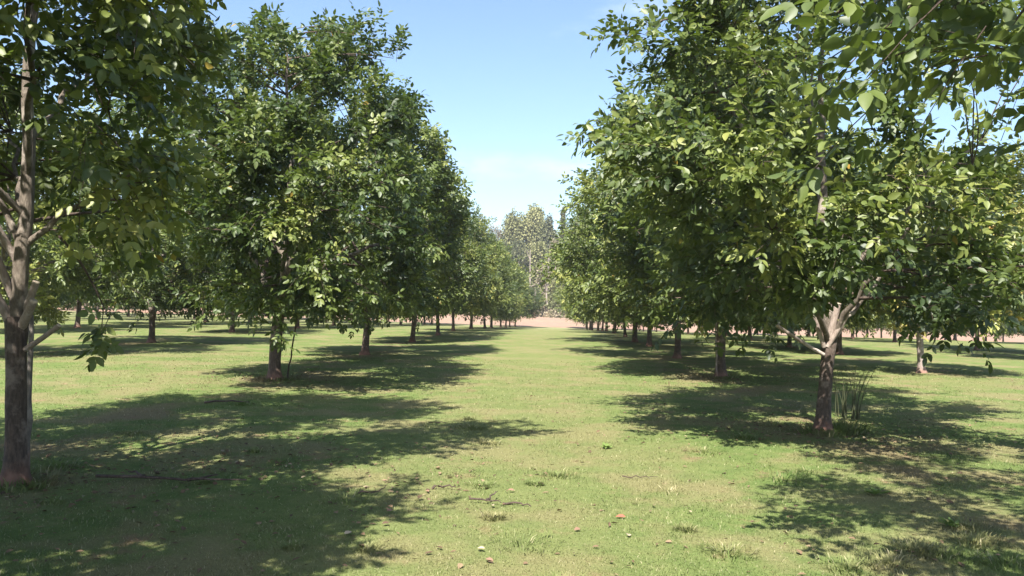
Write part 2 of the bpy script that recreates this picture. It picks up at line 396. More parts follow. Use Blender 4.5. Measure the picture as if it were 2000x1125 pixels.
def tree_data(seed, R=3.05, H=7.1, hb=1.75, fork=1.35, rt=.088, ntips=120, nl=6, leaf=.098, step=.055, pairs=2,
              shoots=8, mind=.62, bias=(0, 0), leader_x=0., stubs=(), extra=(), lobes=.2, hole=(), keep=None, loc=(0, 0, 0), low=1.0, thin=.62, fine=True, j0=0):
    rng = np.random.default_rng(seed)
    trunkq = QM(); limbs = []; crown = QM()
    ph = rng.uniform(0, 6, 4)
    # trunk to the fork, flared at the foot
    z = np.concatenate([[-.08, 0, .04, .09, .16, .26], np.linspace(.4, fork, 9)]); n = len(z)
    wob = np.stack([.03 * np.sin(z * 2.1 + ph[0]), .03 * np.sin(z * 1.8 + ph[1]), z], 1)
    wob[:, :2] -= wob[0, :2]
    wob[:, 0] += leader_x * .25 * (np.maximum(z, 0) / fork) ** 1.5
    rr = rt * (1 + .75 * np.exp(-np.maximum(z, 0) / .10) + .16 * sstep(fork - .35, fork, z) - .08 * z / fork)
    F0 = wob[-1]
    # leader
    nodes = []
    top = np.array([F0[0] + leader_x + rng.normal(0, .2), F0[1] + rng.normal(0, .2), H * .86])
    mid = F0 + (top - F0) * .45 + np.array([rng.normal(0, .3), rng.normal(0, .3), 0])
    lp = bez(F0 - [0, 0, .06], mid, top, 16); lp[2:-1] += rng.normal(0, .022, (13, 3))
    lr = np.linspace(rt * .80, .014, 16)
    limbs.append((lp, lr))
    nodes += [(lp[i], lr[i], 0) for i in range(3, 16)]
    az0 = rng.uniform(0, 6)
    for i in range(nl):
        az = az0 + i * 2 * PI / nl + rng.normal(0, .25)
        lw = i % 2 == 0
        j = int(rng.integers(j0, j0 + 3)) if lw else int(rng.integers(2, 6))
        s = lp[j] if j else F0 - [0, 0, .10]
        ht = rng.uniform(.14, .36) if lw else rng.uniform(.45, .75)
        ez = hb + (H - hb) * ht
        er = env_r(np.array(ht), R) * .72
        e = np.array([er * math.cos(az) + bias[0] * .6, er * math.sin(az) + bias[1] * .6, ez])
        if keep is not None:
            for _ in range(14):
                if inkeep(e, loc, keep, 30): break
                e = s + (e - s) * .86
        mdl = s + (e - s) * .42 + np.array([0, 0, .28 * np.linalg.norm(e - s) * (.5 if lw else .2)])
        pth = bez(s, mdl, e, 13); pth[2:-1] += rng.normal(0, .028, (10, 3))
        r0 = min(rt * thin, .9 * lr[j]) if j else rt * thin
        rd = np.linspace(r0, .012, 13)
        limbs.append((pth, rd)); nodes += [(pth[k], rd[k], 1) for k in range(2, 13)]
    NP = np.array([a[0] for a in nodes]); NR = np.array([a[1] for a in nodes])
    # branch tips spread through the envelope
    tips = []; tries = 0
    while len(tips) < ntips and tries < 9000:
        tries += 1
        tz = rng.random() ** low; az = rng.uniform(0, 2 * PI)
        lob = 1 + lobes * math.sin(2 * az + ph[0] + tz * 2) + lobes * .7 * math.sin(3 * az + ph[1] - tz * 3.5) + lobes * .5 * math.sin(7 * tz + ph[2] + az)
        Rr = float(env_r(np.array(tz), R)) * lob
        rho = Rr * math.sqrt(rng.uniform(.06, 1))
        pz = hb + (H - hb) * tz + (.35 * (1 - rho / R) if tz < .2 else 0)
        p = np.array([rho * math.cos(az) + bias[0], rho * math.sin(az) + bias[1], pz])
        if rho < .45 * Rr and tz < .7: continue
        if keep is not None and not inkeep(p, loc, keep, 25): continue
        if any(np.sum((p - hc[:3]) ** 2) < hc[3] ** 2 for hc in hole): continue
        if tips and np.min(np.sum((np.array(tips) - p) ** 2, 1)) < mind ** 2: continue
        tips.append(p)
    SP, SD, SL, SV = [], [], [], []
    ctr = np.array([bias[0], bias[1], hb + (H - hb) * .35])
    for p in tips:
        d = np.linalg.norm(NP - p, axis=1) + .9 * np.maximum(0, NP[:, 2] - p[2] + .1) + 0.35 * np.maximum(0, np.hypot(NP[:, 0], NP[:, 1]) - math.hypot(p[0], p[1]))
        i = int(np.argmin(d)); s = NP[i]
        L = np.linalg.norm(p - s)
        mdl = s + (p - s) * .5 + rng.normal(0, .12, 3) * L + np.array([0, 0, .12 * L])
        pth = bez(s, mdl, p, 6)
        if keep is not None and not all(inkeep(pth[u_], loc, keep, -12) for u_ in (1, 3, 5)): continue
        tube(crown, pth, np.linspace(min(NR[i] * .7, .010 + .010 * L), .004, 6), 4, 1, cap=False)
        ns = rng.poisson(shoots) + 2
        bv = np.clip(rng.normal(.52, .20), .10, .88)
        for _ in range(ns):
            f = rng.uniform(.25, 1) ** .6
            o = pth[min(5, int(f * 5))] + rng.normal(0, .15, 3)
            outw = nrm(p - ctr)
            dd = outw * .75 + nrm(p - s + 1e-6) * .35 + rng.normal(0, .55, 3) + np.array([0, 0, .12])
            ln = rng.uniform(.28, .62)
            if p[2] > H * .72 and rng.random() < .22: ln *= 2.1; dd = dd * .6 + np.array([0, 0, .9])
            elif rng.random() < .09: ln *= 1.8
            if keep is not None and not inkeep(o + nrm(dd) * ln, loc, keep, 0): continue
            SP.append(o); SD.append(dd); SL.append(ln); SV.append(bv)
    for (cx, cy, cz, rad, cnt) in extra:      # extra sprays hanging out of the crown
        for _ in range(cnt):
            o = np.array([cx, cy, cz]) + rng.normal(0, rad, 3)
            SP.append(o); SD.append(nrm(o - ctr) + rng.normal(0, .5, 3)); SL.append(rng.uniform(.25, .6)); SV.append(.5)
        c3 = np.array([cx, cy, cz]); i = int(np.argmin(np.linalg.norm(NP - c3, axis=1)))
        tube(crown, bez(NP[i], (NP[i] + c3) / 2 + [0, 0, .2], c3, 7), np.linspace(.018, .005, 7), 5, 1, cap=False)
    SP = np.array(SP); SD = nrm(np.array(SD)); SL = np.array(SL); SV = np.array(SV)
    for a, b, l in zip(SP, SD, SL):
        c = a + b * l; c = c - [0, 0, .1 * l]
        tube(crown, np.array([a, (a + c) / 2 + [0, 0, .02], c]), [.0045, .0035, .002], 3, 1, cap=False)
    compound(crown, rng, SP, SD, SL, step, leaf, .17 * leaf / .098, pairs, 0, SV, fine)
    return dict(trunk=(wob, rr), limbs=limbs, crown=crown, rng=rng, stubs=stubs, fork=F0)
def thing(name, label, cat, loc, rz=0, group=None):
    o = add(name, None, None, loc, (0, 0, rz)); o.empty_display_size = .3
    return tag(o, label, cat, group)
def build_tree(label, d, loc, detail=True, group=None, bark=None, limb=None, leaf=None):
    bark = bark or M_BARK; limb = limb or M_LIMB
    root = thing('orchard_tree', label, 'tree', loc, 0, group)
    q = QM(); rng = d['rng']
    tube(q, d['trunk'][0], d['trunk'][1], 14, 0, .045, rng)
    if not detail:
        for pth, rd in d['limbs']: tube(d['crown'], pth, rd, 6, 2, cap=True)
    tr = add('trunk', q.mesh('trunk', [bark, limb]), root)
    if detail:
        for pth, rd in d['limbs']:
            ql = QM(); tube(ql, pth, rd, 9, 0, .05, rng); add('limb', ql.mesh('limb', [limb]), root)
        for (a, b, r) in d['stubs']:
            a = np.array(a, float); b = np.array(b, float)
            ql = QM(); pth = bez(a, (a + b) / 2 + [0, 0, -.02], b, 6)
            tube(ql, pth, np.linspace(r * 1.15, r, 6), 9, 0, .06, rng, cap=False)
            st = add('limb_stub', ql.mesh('limb_stub', [M_STUB]), root)
            qc = QM(); dd = nrm(pth[-1] - pth[-2]); tube(qc, np.array([pth[-1] - dd * .006, pth[-1] + dd * .003]), [r * .97, r * .97], 9, 0)
            add('cut_face', qc.mesh('cut_face', [M_CUT]), st)
    add('crown', d['crown'].mesh('crown', [leaf or M_LEAF, M_TWIG, M_LIMB]), root)
    return root
def copy_tree(src, loc, rz, sc, label, group):
    r = src.copy(); COL.objects.link(r); r.location = loc; r.rotation_euler = (0, 0, rz); r.scale = sc
    r['label'] = label; r['group'] = group
    for ch in src.children:
        c = ch.copy(); COL.objects.link(c); c.parent = r
    return r
def gl(px, py):
    x, y = pix(px, py); return (x, y, float(gz(x, y)))

G_ROW = 'orchard trees planted in rows'
used = []
# near left tree
LN = gl(28, 945); used.append(LN)
dA = tree_data(11, j0=2, R=3.05, H=7.3, hb=2.25, thin=.34, keep=gaps(left_of([(-30, 470), (100, 440), (300, 410), (500, 330), (640, 260)]), [(250, 240, 38), (70, 85, 20), (360, 255, 22), (160, 180, 22), (50, 215, 24), (50, 290, 24), (48, 360, 24), (46, 430, 26), (45, 500, 26), (45, 570, 30)]), loc=LN, fork=1.42, rt=.086, ntips=125, nl=6, leaf=.10, shoots=14, step=.065, mind=.86, leader_x=.12,
               stubs=[((.03, 0, 1.42), (.20, -.10, 1.72), .030), ((.02, -.03, 1.30), (.22, -.16, 1.56), .035), ((-.02, -.05, 1.35), (-.16, -.18, 1.72), .036),
                      ((-.04, -.03, 1.6), (-.17, -.16, 2.05), .034), ((.03, -.03, 1.12), (.42, -.12, 1.36), .020), ((0, -.06, 1.9), (-.10, -.2, 2.2), .03)],
               extra=[(.80, -.1, 1.50, .05, 3)])
tA = build_tree('nearest left orchard tree, thick trunk cut by the left edge with pale sawn limb stubs', dA, LN, group=G_ROW)
# second left
LB = gl(537, 742); used.append(LB)
dB = tree_data(23, R=3.4, H=7.7, hb=1.45, fork=1.5, rt=.115, ntips=112, nl=6, shoots=14, step=.060, leaf=.105, mind=.86, bias=(.7, 0), low=1.0, loc=LB,
               keep=gaps(both(lambda px, py, mg: py > 36 + mg * 1.4 + 26 * math.sin(px * .045), left_of([(-30, 430), (10, 540), (45, 740), (80, 800), (150, 830), (350, 845), (420, 870), (600, 830)])), [(650, 235, 26), (700, 215, 22), (565, 315, 28), (830, 400, 16)]), extra=[(1.55, -.3, 6.7, .10, 5), (2.2, 0, 6.35, .12, 5)])
tB = build_tree('second orchard tree left of the lane, grey trunk with a thin leaning stake beside it', dB, LB, group=G_ROW)
LC = gl(712, 693); used.append(LC)
dC = tree_data(31, R=3.3, H=7.2, hb=1.4, low=1.1, step=.07, leaf=.12, mind=.85, shoots=12, bias=(.3, 0), loc=LC, keep=left_of([(200, 800), (265, 880), (380, 925), (600, 880)]), fork=1.4, rt=.10, ntips=130, nl=6)
tC = build_tree('third orchard tree left of the lane, straight dark trunk standing in shade', dC, LC, group=G_ROW)
# right near
RD = gl(1608, 845); used.append(RD)
dD = tree_data(47, R=3.2, H=7.0, hb=1.62, low=1.1, loc=RD, keep=gaps(both(lambda px, py, mg: py < 90 or py > 430 or px < 1965 - mg, right_of([(-30, 1330), (15, 1290), (40, 1200), (75, 1205), (130, 1255), (190, 1200), (250, 1140), (330, 1140), (400, 1190), (500, 1230), (620, 1290)])), [(1590, 175, 36), (1640, 190, 30), (1850, 250, 50), (1730, 240, 22), (1710, 290, 20), (1770, 325, 20), (1900, 170, 36), (1870, 370, 24), (1410, 170, 18), (1625, 650, 62), (1575, 655, 40)]), fork=1.22, rt=.088, ntips=112, nl=7, shoots=13, step=.058, leaf=.102, mind=.84, thin=.45, leader_x=.12, bias=(.1, 0),
               stubs=[((.05, -.03, 1.2), (.13, -.10, 1.66), .042), ((.03, -.03, 1.1), (.24, -.16, 1.55), .028), ((-.02, -.05, 1.1), (-.19, -.18, 1.5), .026), ((-.02, -.04, 1.0), (-.66, -.22, 1.36), .022)],
               extra=[(-2.35, 0, 5.12, .09, 7), (-2.5, 0, 4.0, .14, 9), (-2.3, 0, 3.3, .14, 7)])
tD = build_tree('nearest whole orchard tree right of the lane, pale forked limbs and reddish trunk foot', dD, RD, group=G_ROW)
RE = gl(1409, 738); used.append(RE)
dE = tree_data(59, R=3.3, H=7.4, hb=1.45, low=1.15, step=.07, leaf=.12, mind=.85, shoots=12, loc=RE, keep=right_of([(100, 1220), (300, 1150), (400, 1115), (600, 1150)]), fork=1.55, rt=.115, ntips=130, nl=6)
tE = build_tree('second orchard tree right of the lane, trunk with a pale stake against its left side', dE, RE, group=G_ROW)
RF = (4.75, 3.0, 0.)
dF = tree_data(71, loc=RF, keep=lambda px, py, mg: py < -20 or (px > 1590 + mg and py < 170 - mg * .5),
               extra=[(a - 4.75, b - 3.0, c, .14, 6) for a, b, c in ((1.75, 4.1, 3.0), (2.25, 4.4, 2.95), (2.1, 4.7, 3.3), (2.9, 4.5, 3.05))], R=3.2, H=6.1, hb=2.75, fork=1.5, rt=.095, ntips=58, nl=6, leaf=.105, shoots=9, step=.07, mind=1.1)
tF = build_tree('overhanging orchard tree whose large close leaves fill the top right corner', dF, RF, group=G_ROW)
# generic variants, placed as the next trees of the rows
V = []
GEN = [(101, 3.0, 6.9, 1.15), (113, 3.3, 6.9, 1.25), (127, 2.8, 6.2, 1.1), (139, 3.2, 7.1, 1.3), (151, 2.7, 5.9, 1.2), (163, 3.1, 6.6, 1.2)]
ORD = ['first', 'second', 'third', 'fourth', 'fifth', 'sixth', 'seventh', 'eighth', 'ninth', 'tenth', 'eleventh', 'twelfth', 'thirteenth', 'fourteenth', 'fifteenth', 'sixteenth']
rngP = np.random.default_rng(5)
def where(side, row, k):
    return f'{ORD[k]} orchard tree back in the {ORD[row]} row {side} of the grass lane'
slots = []   # (x, y, side, row, k)
def snap(px, py): x, y = pix(px, py); return x, y
# first left row
ys = [snap(805, 668), snap(855, 655)]
y = ys[-1][1]
for k, (x_, y_) in enumerate(ys): slots.append((x_, y_, 'left', 0, 3 + k))
k = 5
while y + 7.8 < 106: y += 7.8; slots.append((-5.4 + 1.2 * (y - 45) / 60 + rngP.normal(0, .12), y + rngP.normal(0, .3), 'left', 0, k)); k += 1
ys = [snap(1322, 700), snap(1268, 676), snap(1240, 668)]
for k, (x_, y_) in enumerate(ys): slots.append((x_, y_, 'right', 0, 2 + k))
y = ys[-1][1]; k = 5
while y + 7.6 < 106: y += 7.6; slots.append((3.9 + .6 * (y - 40) / 60 + rngP.normal(0, .12), y + rngP.normal(0, .3), 'right', 0, k)); k += 1
# second right row
row = [snap(1800, 728), snap(1640, 692), snap(1541, 678), snap(1465, 665)]
for k, (x_, y_) in enumerate(row): slots.append((x_, y_, 'right', 1, k))
y = row[-1][1]; k = 4
while y + 7.7 < 106: y += 7.7; slots.append((10.6 + .012 * (y - 40) * 0 + rngP.normal(0, .2), y + rngP.normal(0, .3), 'right', 1, k)); k += 1
# second left row
row = [(-14.2, 20.8), snap(295, 669), snap(453, 649), snap(580, 641)]
for k, (x_, y_) in enumerate(row): slots.append((x_, y_, 'left', 1, k))
y = row[-1][1]; k = 4
while y + 7.8 < 106: y += 7.8; slots.append((-14.2 + rngP.normal(0, .2), y + rngP.normal(0, .3), 'left', 1, k)); k += 1
def lattice(side, row, X, y0):
    y = y0; k = 0
    while y < 106:
        x_ = X + rngP.normal(0, .25); y_ = y + rngP.normal(0, .35)
        a = proj(x_ - 3.2, y_, 3); b = proj(x_ + 3.2, y_, 3)
        if a and b and b[0] > 5 and a[0] < 1995:
            slots.append((x_, y_, side, row, k)); k += 1
        y += 7.8
for r_, X in enumerate([-22.9, -31.6, -40.3, -49, -57.7, -66.4]): lattice('left', 2 + r_, X, 24 + 3 * (r_ % 2))
for r_, X in enumerate([18.4, 27.0, 35.6, 44.2, 52.8]): lattice('right', 2 + r_, X, 22 + 3 * (r_ % 2))
special = {('right', 1, 0): 'yellowish low orchard tree on a pale mottled trunk, nearest in the second row right',
           ('left', 1, 1): 'dark trunk orchard tree in the second row left, between nearest two left trunks'}
gi = 0
slots.sort(key=lambda s: s[1])
for (x_, y_, side, row, k) in slots:
    lab = special.get((side, row, k), where(side, row, k))
    loc = (x_, y_, float(gz(x_, y_)))
    if (side, row, k) == ('right', 1, 0):
        dd = tree_data(83, R=2.9, H=5.4, hb=1.5, fork=1.3, rt=.085, ntips=80, nl=6, step=.07, leaf=.12, mind=.8, shoots=12)
        build_tree(lab, dd, loc, True, G_ROW, M_PBARK, M_LIMB, M_LEAFY); continue
    if len(V) < 6:
        s, R_, H_, hb_ = GEN[len(V)]
        dd = tree_data(s, R=R_, H=H_, hb=hb_, fork=1.4, rt=.10, ntips=95, nl=6, step=.085, leaf=.13, shoots=12, pairs=2, low=1.15, mind=.84, fine=False)
        V.append(build_tree(lab, dd, loc, False, G_ROW)); continue
    src = V[int(rngP.integers(0, 6))]
    s = rngP.uniform(.86, 1.08) if rngP.random() < .85 else rngP.uniform(.68, .85)
    if row == 0 and k in (3, 4): s = 1.03
    if side == 'left' and row in (1, 2): s = max(s, 1.06)
    s *= 1 if row == 0 else .94
    sx = s * rngP.uniform(.92, 1.08) * ((1.1 if side == 'left' and row < 3 else 1) if row else ((.86 if k < 6 else 1.02) if side == 'left' else .95))
    copy_tree(src, loc, rngP.uniform(0, 6.28), (sx, sx, s), lab, G_ROW)
# tree just behind the camera's left shoulder: only its shade reaches the picture
dG = tree_data(97, R=3.4, H=5.8, hb=2.4, fork=1.5, rt=.10, ntips=165, nl=6, leaf=.12, loc=(-5.1, .9, 0), keep=lambda px, py, mg: py < -20 or (px < 330 - mg and py < 90 - mg))
build_tree('orchard tree beside the viewer whose big leaves hang into the top left corner', dG, (-5.1, .9, 0), group=G_ROW)

# ---------------------------------------------------------------- stakes
def stake(label, a, b, r, mat=M_STAKE, sides=6):
    a = np.array(a); b = np.array(b); q = QM(); rng = np.random.default_rng(3)
    tube(q, np.linspace(a, b, 9) + rng.normal(0, .004, (9, 3)), np.linspace(r, r * .85, 9), sides, 0, .04, rng)
    o = add('tree_stake', q.mesh('tree_stake', [mat])); return tag(o, label, 'stake', 'stakes beside orchard trunks')
p = gl(53, 925)
stake('grey weathered wooden stake close against the right of the nearest left trunk', (p[0], p[1], -.1), (p[0] - .01, p[1], 1.40), .026)
p = gl(560, 741)
stake('thin dark stake leaning right beside the second left trunk', (p[0], p[1], -.05), (p[0] + .17, p[1] + .02, 1.25), .017, M_TWIG)
p = gl(1402, 738)
stake('pale slim stake against the left of the second right trunk', (p[0] - .04, p[1] - .12, -.05), (p[0] - .10, p[1] - .1, 1.45), .02, M_PBARK)
p = gl(1331, 690)
stake('short thin stake leaning beside the third trunk right of the lane', (p[0], p[1], -.05), (p[0] - .16, p[1], .75), .014, M_STAKE)

# ---------------------------------------------------------------- reed-like shoots by the right trunk
M_REED = leaf_mat('reed_green', [(0, (.05, .06, .03)), (1, (.09, .10, .045))], .6, .1, .3, .05)
def shoot_clump(px, py, n, h, label, seed, lean=.3):
    rng = np.random.default_rng(seed); b = gl(px, py); q = QM()
    for i in range(n):
        o = np.array([rng.normal(0, .06), rng.normal(0, .05), -.02]); hh = h * rng.uniform(.5, 1.05)
        e = o + [rng.normal(lean * .4, .2) * hh * .6, rng.normal(0, .08), hh]
        tube(q, bez(o, o + [0, 0, hh * .55], e, 7), np.linspace(.008, .0025, 7), 4, 0, cap=False)
    o = add('reed_clump', q.mesh('reed_clump', [M_REED]), None, b)
    return tag(o, label, 'shoots', 'dark reed clumps right of the lane')
shoot_clump(1646, 815, 12, .75, 'thin upright dark shoots just right of the nearest right trunk', 1, .05)
shoot_clump(1666, 820, 11, .85, 'thicker dark shoots arching right, the outer clump beside the right trunk', 2, .75)

# ---------------------------------------------------------------- grass blades
def blades(n, y0, y1, seed, ln, wd, kx=.72, gam=1.6):
    rng = np.random.default_rng(seed)
    u = rng.random(n)
    if gam != 1:
        a, b = y0 ** (1 - gam), y1 ** (1 - gam); y = (a + u * (b - a)) ** (1 / (1 - gam))
    x = rng.uniform(-1, 1, n) * (y * kx + .6)
    cl = .5 + .5 * np.sin(x * 3.1 + 2 * np.sin(y * 2.3)) * np.sin(y * 2.7 + 1.7 * np.sin(x * 1.9 + 1))
    L = ln * (.55 + .75 * rng.random(n)) * (.7 + .6 * cl) * (1 + (y - y0) * .03); W = wd * (.7 + .6 * rng.random(n)) * (1 + (y - y0) * .11)
    az = rng.uniform(0, 2 * PI, n); tilt = np.abs(rng.normal(.75, .35, n))
    d = np.stack([np.cos(az) * np.sin(tilt), np.sin(az) * np.sin(tilt), np.maximum(.12, np.cos(tilt))], 1)
    s = np.stack([-np.sin(az + rng.normal(0, .5, n)), np.cos(az), np.zeros(n)], 1)
    P = np.stack([x, y, gz(x, y) - .004], 1)
    md = P + d * (L * .55)[:, None]; tp = P + d * L[:, None] * np.array([1.1, 1.1, .78])
    w = s * W[:, None] * .5
    Vv = np.stack([P - w, P + w, md + w * .8, md - w * .8, tp + w * .12, tp - w * .12], 1).reshape(-1, 3)
    b = np.arange(n)[:, None] * 6
    F = np.concatenate([b + [0, 1, 2, 3], b + [3, 2, 4, 5]], 1).reshape(-1, 4)
    q = QM(); q.put(Vv, F, 0, np.repeat(np.clip(rng.random(n), 0, 1), 2)); return q
q = blades(330000, 4.2, 24, 9, .026, .0034)
def tufts(q, spots, seed):
    rng = np.random.default_rng(seed)
    for (x0, y0, rad, n, h, hollow) in spots:
        a = rng.uniform(0, 2 * PI, n); rr = hollow + (rad - hollow) * rng.random(n) ** .8
        x = x0 + rr * np.cos(a); y = y0 + rr * np.sin(a)
        d = nrm(np.stack([np.cos(a) * .5 + rng.normal(0, .3, n), np.sin(a) * .5 + rng.normal(0, .3, n), np.full(n, 1.)], 1))
        L = h * rng.uniform(.4, 1.2, n); w = np.stack([-np.sin(a), np.cos(a), 0 * a], 1) * (.0022 + .0004 * y0)
        P = np.stack([x, y, gz(x, y) - .004], 1); md = P + d * (L * .6)[:, None]; tp = P + d * L[:, None] * [1.4, 1.4, .85]
        Vv = np.stack([P - w, P + w, md + w * .8, md - w * .8, tp + w * .15, tp - w * .15], 1).reshape(-1, 3)
        b = np.arange(n)[:, None] * 6
        q.put(Vv, np.concatenate([b + [0, 1, 2, 3], b + [3, 2, 4, 5]], 1).reshape(-1, 4), 0, np.repeat(rng.random(n), 2))
rt_ = np.random.default_rng(8)
sp = [(LN[0], LN[1], .42, 500, .11, .12), (RD[0], RD[1], .42, 700, .11, .09), (RD[0] + .3, RD[1] + .15, .3, 500, .2, 0), (LB[0], LB[1], .4, 350, .10, .12), (RE[0], RE[1], .4, 350, .1, .12)]
for i in range(30):
    y_ = 4.6 + 9 * rt_.random() ** 1.3; x_ = rt_.uniform(-1, 1) * (.62 * y_)
    sp.append((x_, y_, rt_.uniform(.06, .28), int(rt_.integers(40, 220)), rt_.uniform(.035, .085), 0))
for px_, py_ in ((1790, 1075), (1850, 1085), (1730, 1100), (1905, 1060), (1660, 1110), (1960, 1100), (1420, 1080)):
    g_ = gl(px_, py_); sp.append((g_[0], g_[1], .20, 260, .06, 0))
tufts(q, sp, 4)
tag(add('grass', q.mesh('grass', [M_BLADE])), 'short mown green and straw coloured grass of the orchard lane', 'grass', None, 'stuff')

# ---------------------------------------------------------------- litter
def twig(px, py, pts, r, label, seed=0, mat=M_TWIG):
    rng = np.random.default_rng(seed); b = gl(px, py); q = QM()
    for line in pts:
        P = np.array(line, float); k = np.linspace(0, len(P) - 1, 3 * len(P))
        P = np.stack([np.interp(k, np.arange(len(P)), P[:, i]) for i in range(3)], 1) + rng.normal(0, .006, (len(k), 3))
        tube(q, P, np.linspace(r, r * .4, len(P)), 5, 0, .08, rng)
    o = add('fallen_twig', q.mesh('fallen_twig', [mat]), None, (b[0], b[1], b[2]))
    return tag(o, label, 'twig', 'fallen twigs on the grass')
twig(945, 985, [[(-.12, .03, .03), (.02, 0, .035), (.15, -.03, .03)], [(.02, 0, .035), (.06, .10, .05), (.10, .2, .06)]], .009, 'small forked dark twig on the sunlit grass of the lane', 1)
twig(735, 968, [[(-.14, -.03, .025), (0, .0, .03), (.07, .06, .06)]], .008, 'short dark twig at the edge of the left shade', 2)
twig(345, 945, [[(-.75, .08, .03), (-.3, .03, .05), (.1, -.02, .04), (.6, -.01, .05)], [(-.3, .03, .05), (-.5, .16, .07)], [(.1, -.02, .04), (.3, .12, .06)]], .016, 'long dead branch lying in the deep left shade', 3)
twig(1250, 936, [[(-.16, -.02, .02), (.0, .0, .025), (.16, .04, .02)]], .006, 'thin straight stick on sunlit grass near the lane middle', 4)
twig(862, 829, [[(-.16, .0, .02), (.0, .02, .03), (.14, .08, .03)]], .008, 'crooked stick on sunlit grass beyond the left shade tips', 5)
twig(870, 957, [[(-.12, .0, .02), (.0, .02, .03), (.1, -.01, .03)]], .011, 'stubby bark scrap lying left of the forked twig', 6)
twig(1012, 988, [[(-.12, .01, .015), (.0, .02, .02), (.1, -.02, .02)]], .010, 'reddish bark scrap lying right of the forked twig', 7)
twig(440, 790, [[(-.3, .0, .03), (.0, .02, .05), (.35, .05, .04)]], .018, 'bent stick in dappled shade left of the second left trunk', 8)
def simple_mat(name, col, rough=.8):
    mt, t = newmat(name); p = N(t, "ShaderNodeBsdfPrincipled"); p.inputs['Roughness'].default_value = rough
    tc = N(t, "ShaderNodeTexCoord")
    t.links.new(mixc(t, noise(t, tc.outputs['Object'], 30), tuple(c * .75 for c in col), col), p.inputs['Base Color'])
    o = N(t, "ShaderNodeOutputMaterial"); t.links.new(p.outputs[0], o.inputs[0]); return mt
M_TAN = simple_mat('dead_leaf_tan', (.42, .34, .23)); M_RED = simple_mat('dead_leaf_red', (.36, .10, .06)); M_BRN = simple_mat('dead_leaf_brown', (.24, .14, .09))
def dead_leaf(px, py, mat, label, seed, sz=.06):
    rng = np.random.default_rng(seed); q = QM(); a = rng.uniform(0, 6, 2)
    P = np.array([[0, 0, .018], [.02, .02, .018]]); D = np.stack([np.cos(a), np.sin(a), rng.uniform(0, .25, 2)], 1)
    leaflets(q, P[:1], D[:1], np.array([[.2, -.3, 1.]]), np.array([sz]), np.array([sz * .6]), np.array([.5]))
    o = add('fallen_leaf', q.mesh('fallen_leaf', [mat]), None, gl(px, py))
    return tag(o, label, 'leaf', 'fallen leaves on the grass')
dead_leaf(1222, 1014, M_RED, 'single bright red dead leaf on the sunlit grass', 1, .075)
for i, (px, py) in enumerate([(932, 1076), (672, 1048), (1228, 1052), (1342, 1003), (960, 990)]):
    dead_leaf(px, py, M_TAN, 'small pale tan dead leaf lying on sunlit grass', 10 + i)
for i, (px, py) in enumerate([(842, 980), (948, 1097), (1276, 990), (1133, 1037), (755, 1003), (1005, 962), (830, 962), (1130, 870)]):
    dead_leaf(px, py, M_BRN, 'small dark brown dead leaf lying on sunlit grass', 40 + i)
def weed(px, py, label, seed, s=1.):
    rng = np.random.default_rng(seed); q = QM(); n = 16; a = rng.uniform(0, 6.28, n)
    D = np.stack([np.cos(a), np.sin(a), rng.uniform(.2, 1.0, n)], 1); L = s * rng.uniform(.05, .10, n)
    leaflets(q, rng.normal(0, .02, (n, 3)) * [1, 1, 0] + [0, 0, .01], D, np.tile([[0, 0, 1.]], (n, 1)) + rng.normal(0, .2, (n, 3)), L, L * .4, rng.uniform(.75, .93, n))
    o = add('weed', q.mesh('weed', [M_WEED]), None, gl(px, py)); return tag(o, label, 'weed', 'broad leaved weeds in the grass')
M_WEED = leaf_mat('weed_leaf', [(0, (.10, .17, .04)), (1, (.17, .25, .07))], .5, .3, .4, .05)
weed(1712, 968, 'bright green weed rosette right of centre, between two shade patches', 1, 1.2)
weed(1187, 877, 'small weed rosette on sunlit grass near the lane', 2)
weed(1860, 1030, 'leafy weed in the dappled shade at lower right', 3)
weed(607, 726, 'lit weed tuft in the shade right of the second left trunk', 4, 1.2)

M_LITTER = leaf_mat('litter_leaf', [(0, (.075, .05, .035)), (.5, (.16, .105, .065)), (.85, (.25, .18, .11)), (1, (.34, .28, .18))], .8, .05, .15, .05, (.2, .15, .08))
rng = np.random.default_rng(321); q = QM(); LX = []; LY = []
for (cx_, cy_, rr_, n_) in ((LN[0], LN[1], 2.6, 700), (LN[0] + 1.5, LN[1] + .8, 2.6, 400), (RD[0], RD[1], 2.4, 900), (LB[0], LB[1], 2.6, 700), (RE[0], RE[1], 2.6, 600), (4.3, 5.6, 2.6, 500), (-1.0, 7.4, 1.6, 130)):
    a_ = rng.uniform(0, 2 * PI, n_); d_ = rr_ * np.abs(rng.normal(0, .6, n_)) + .1
    LX.append(cx_ + d_ * np.cos(a_)); LY.append(cy_ + d_ * np.sin(a_))
n_ = 700; y_ = 4.5 + 16 * rng.random(n_) ** 1.4; LY.append(y_); LX.append(rng.uniform(-1, 1, n_) * (.65 * y_))
LX = np.concatenate(LX); LY = np.concatenate(LY); n_ = len(LX)
a_ = rng.uniform(0, 2 * PI, n_); L_ = rng.uniform(.025, .065, n_)
leaflets(q, np.stack([LX, LY, gz(LX, LY) + rng.uniform(.004, .022, n_)], 1), np.stack([np.cos(a_), np.sin(a_), rng.normal(.05, .2, n_)], 1), np.array([[0, 0, 1.]]) + rng.normal(0, .35, (n_, 3)), L_, L_ * rng.uniform(.2, .7, n_), np.clip(rng.normal(.45, .25, n_), 0, 1))
tag(add('leaf_litter', q.mesh('leaf_litter', [M_LITTER])), 'brown leaf litter scattered in the grass under the trees', 'leaf litter', None, 'stuff')

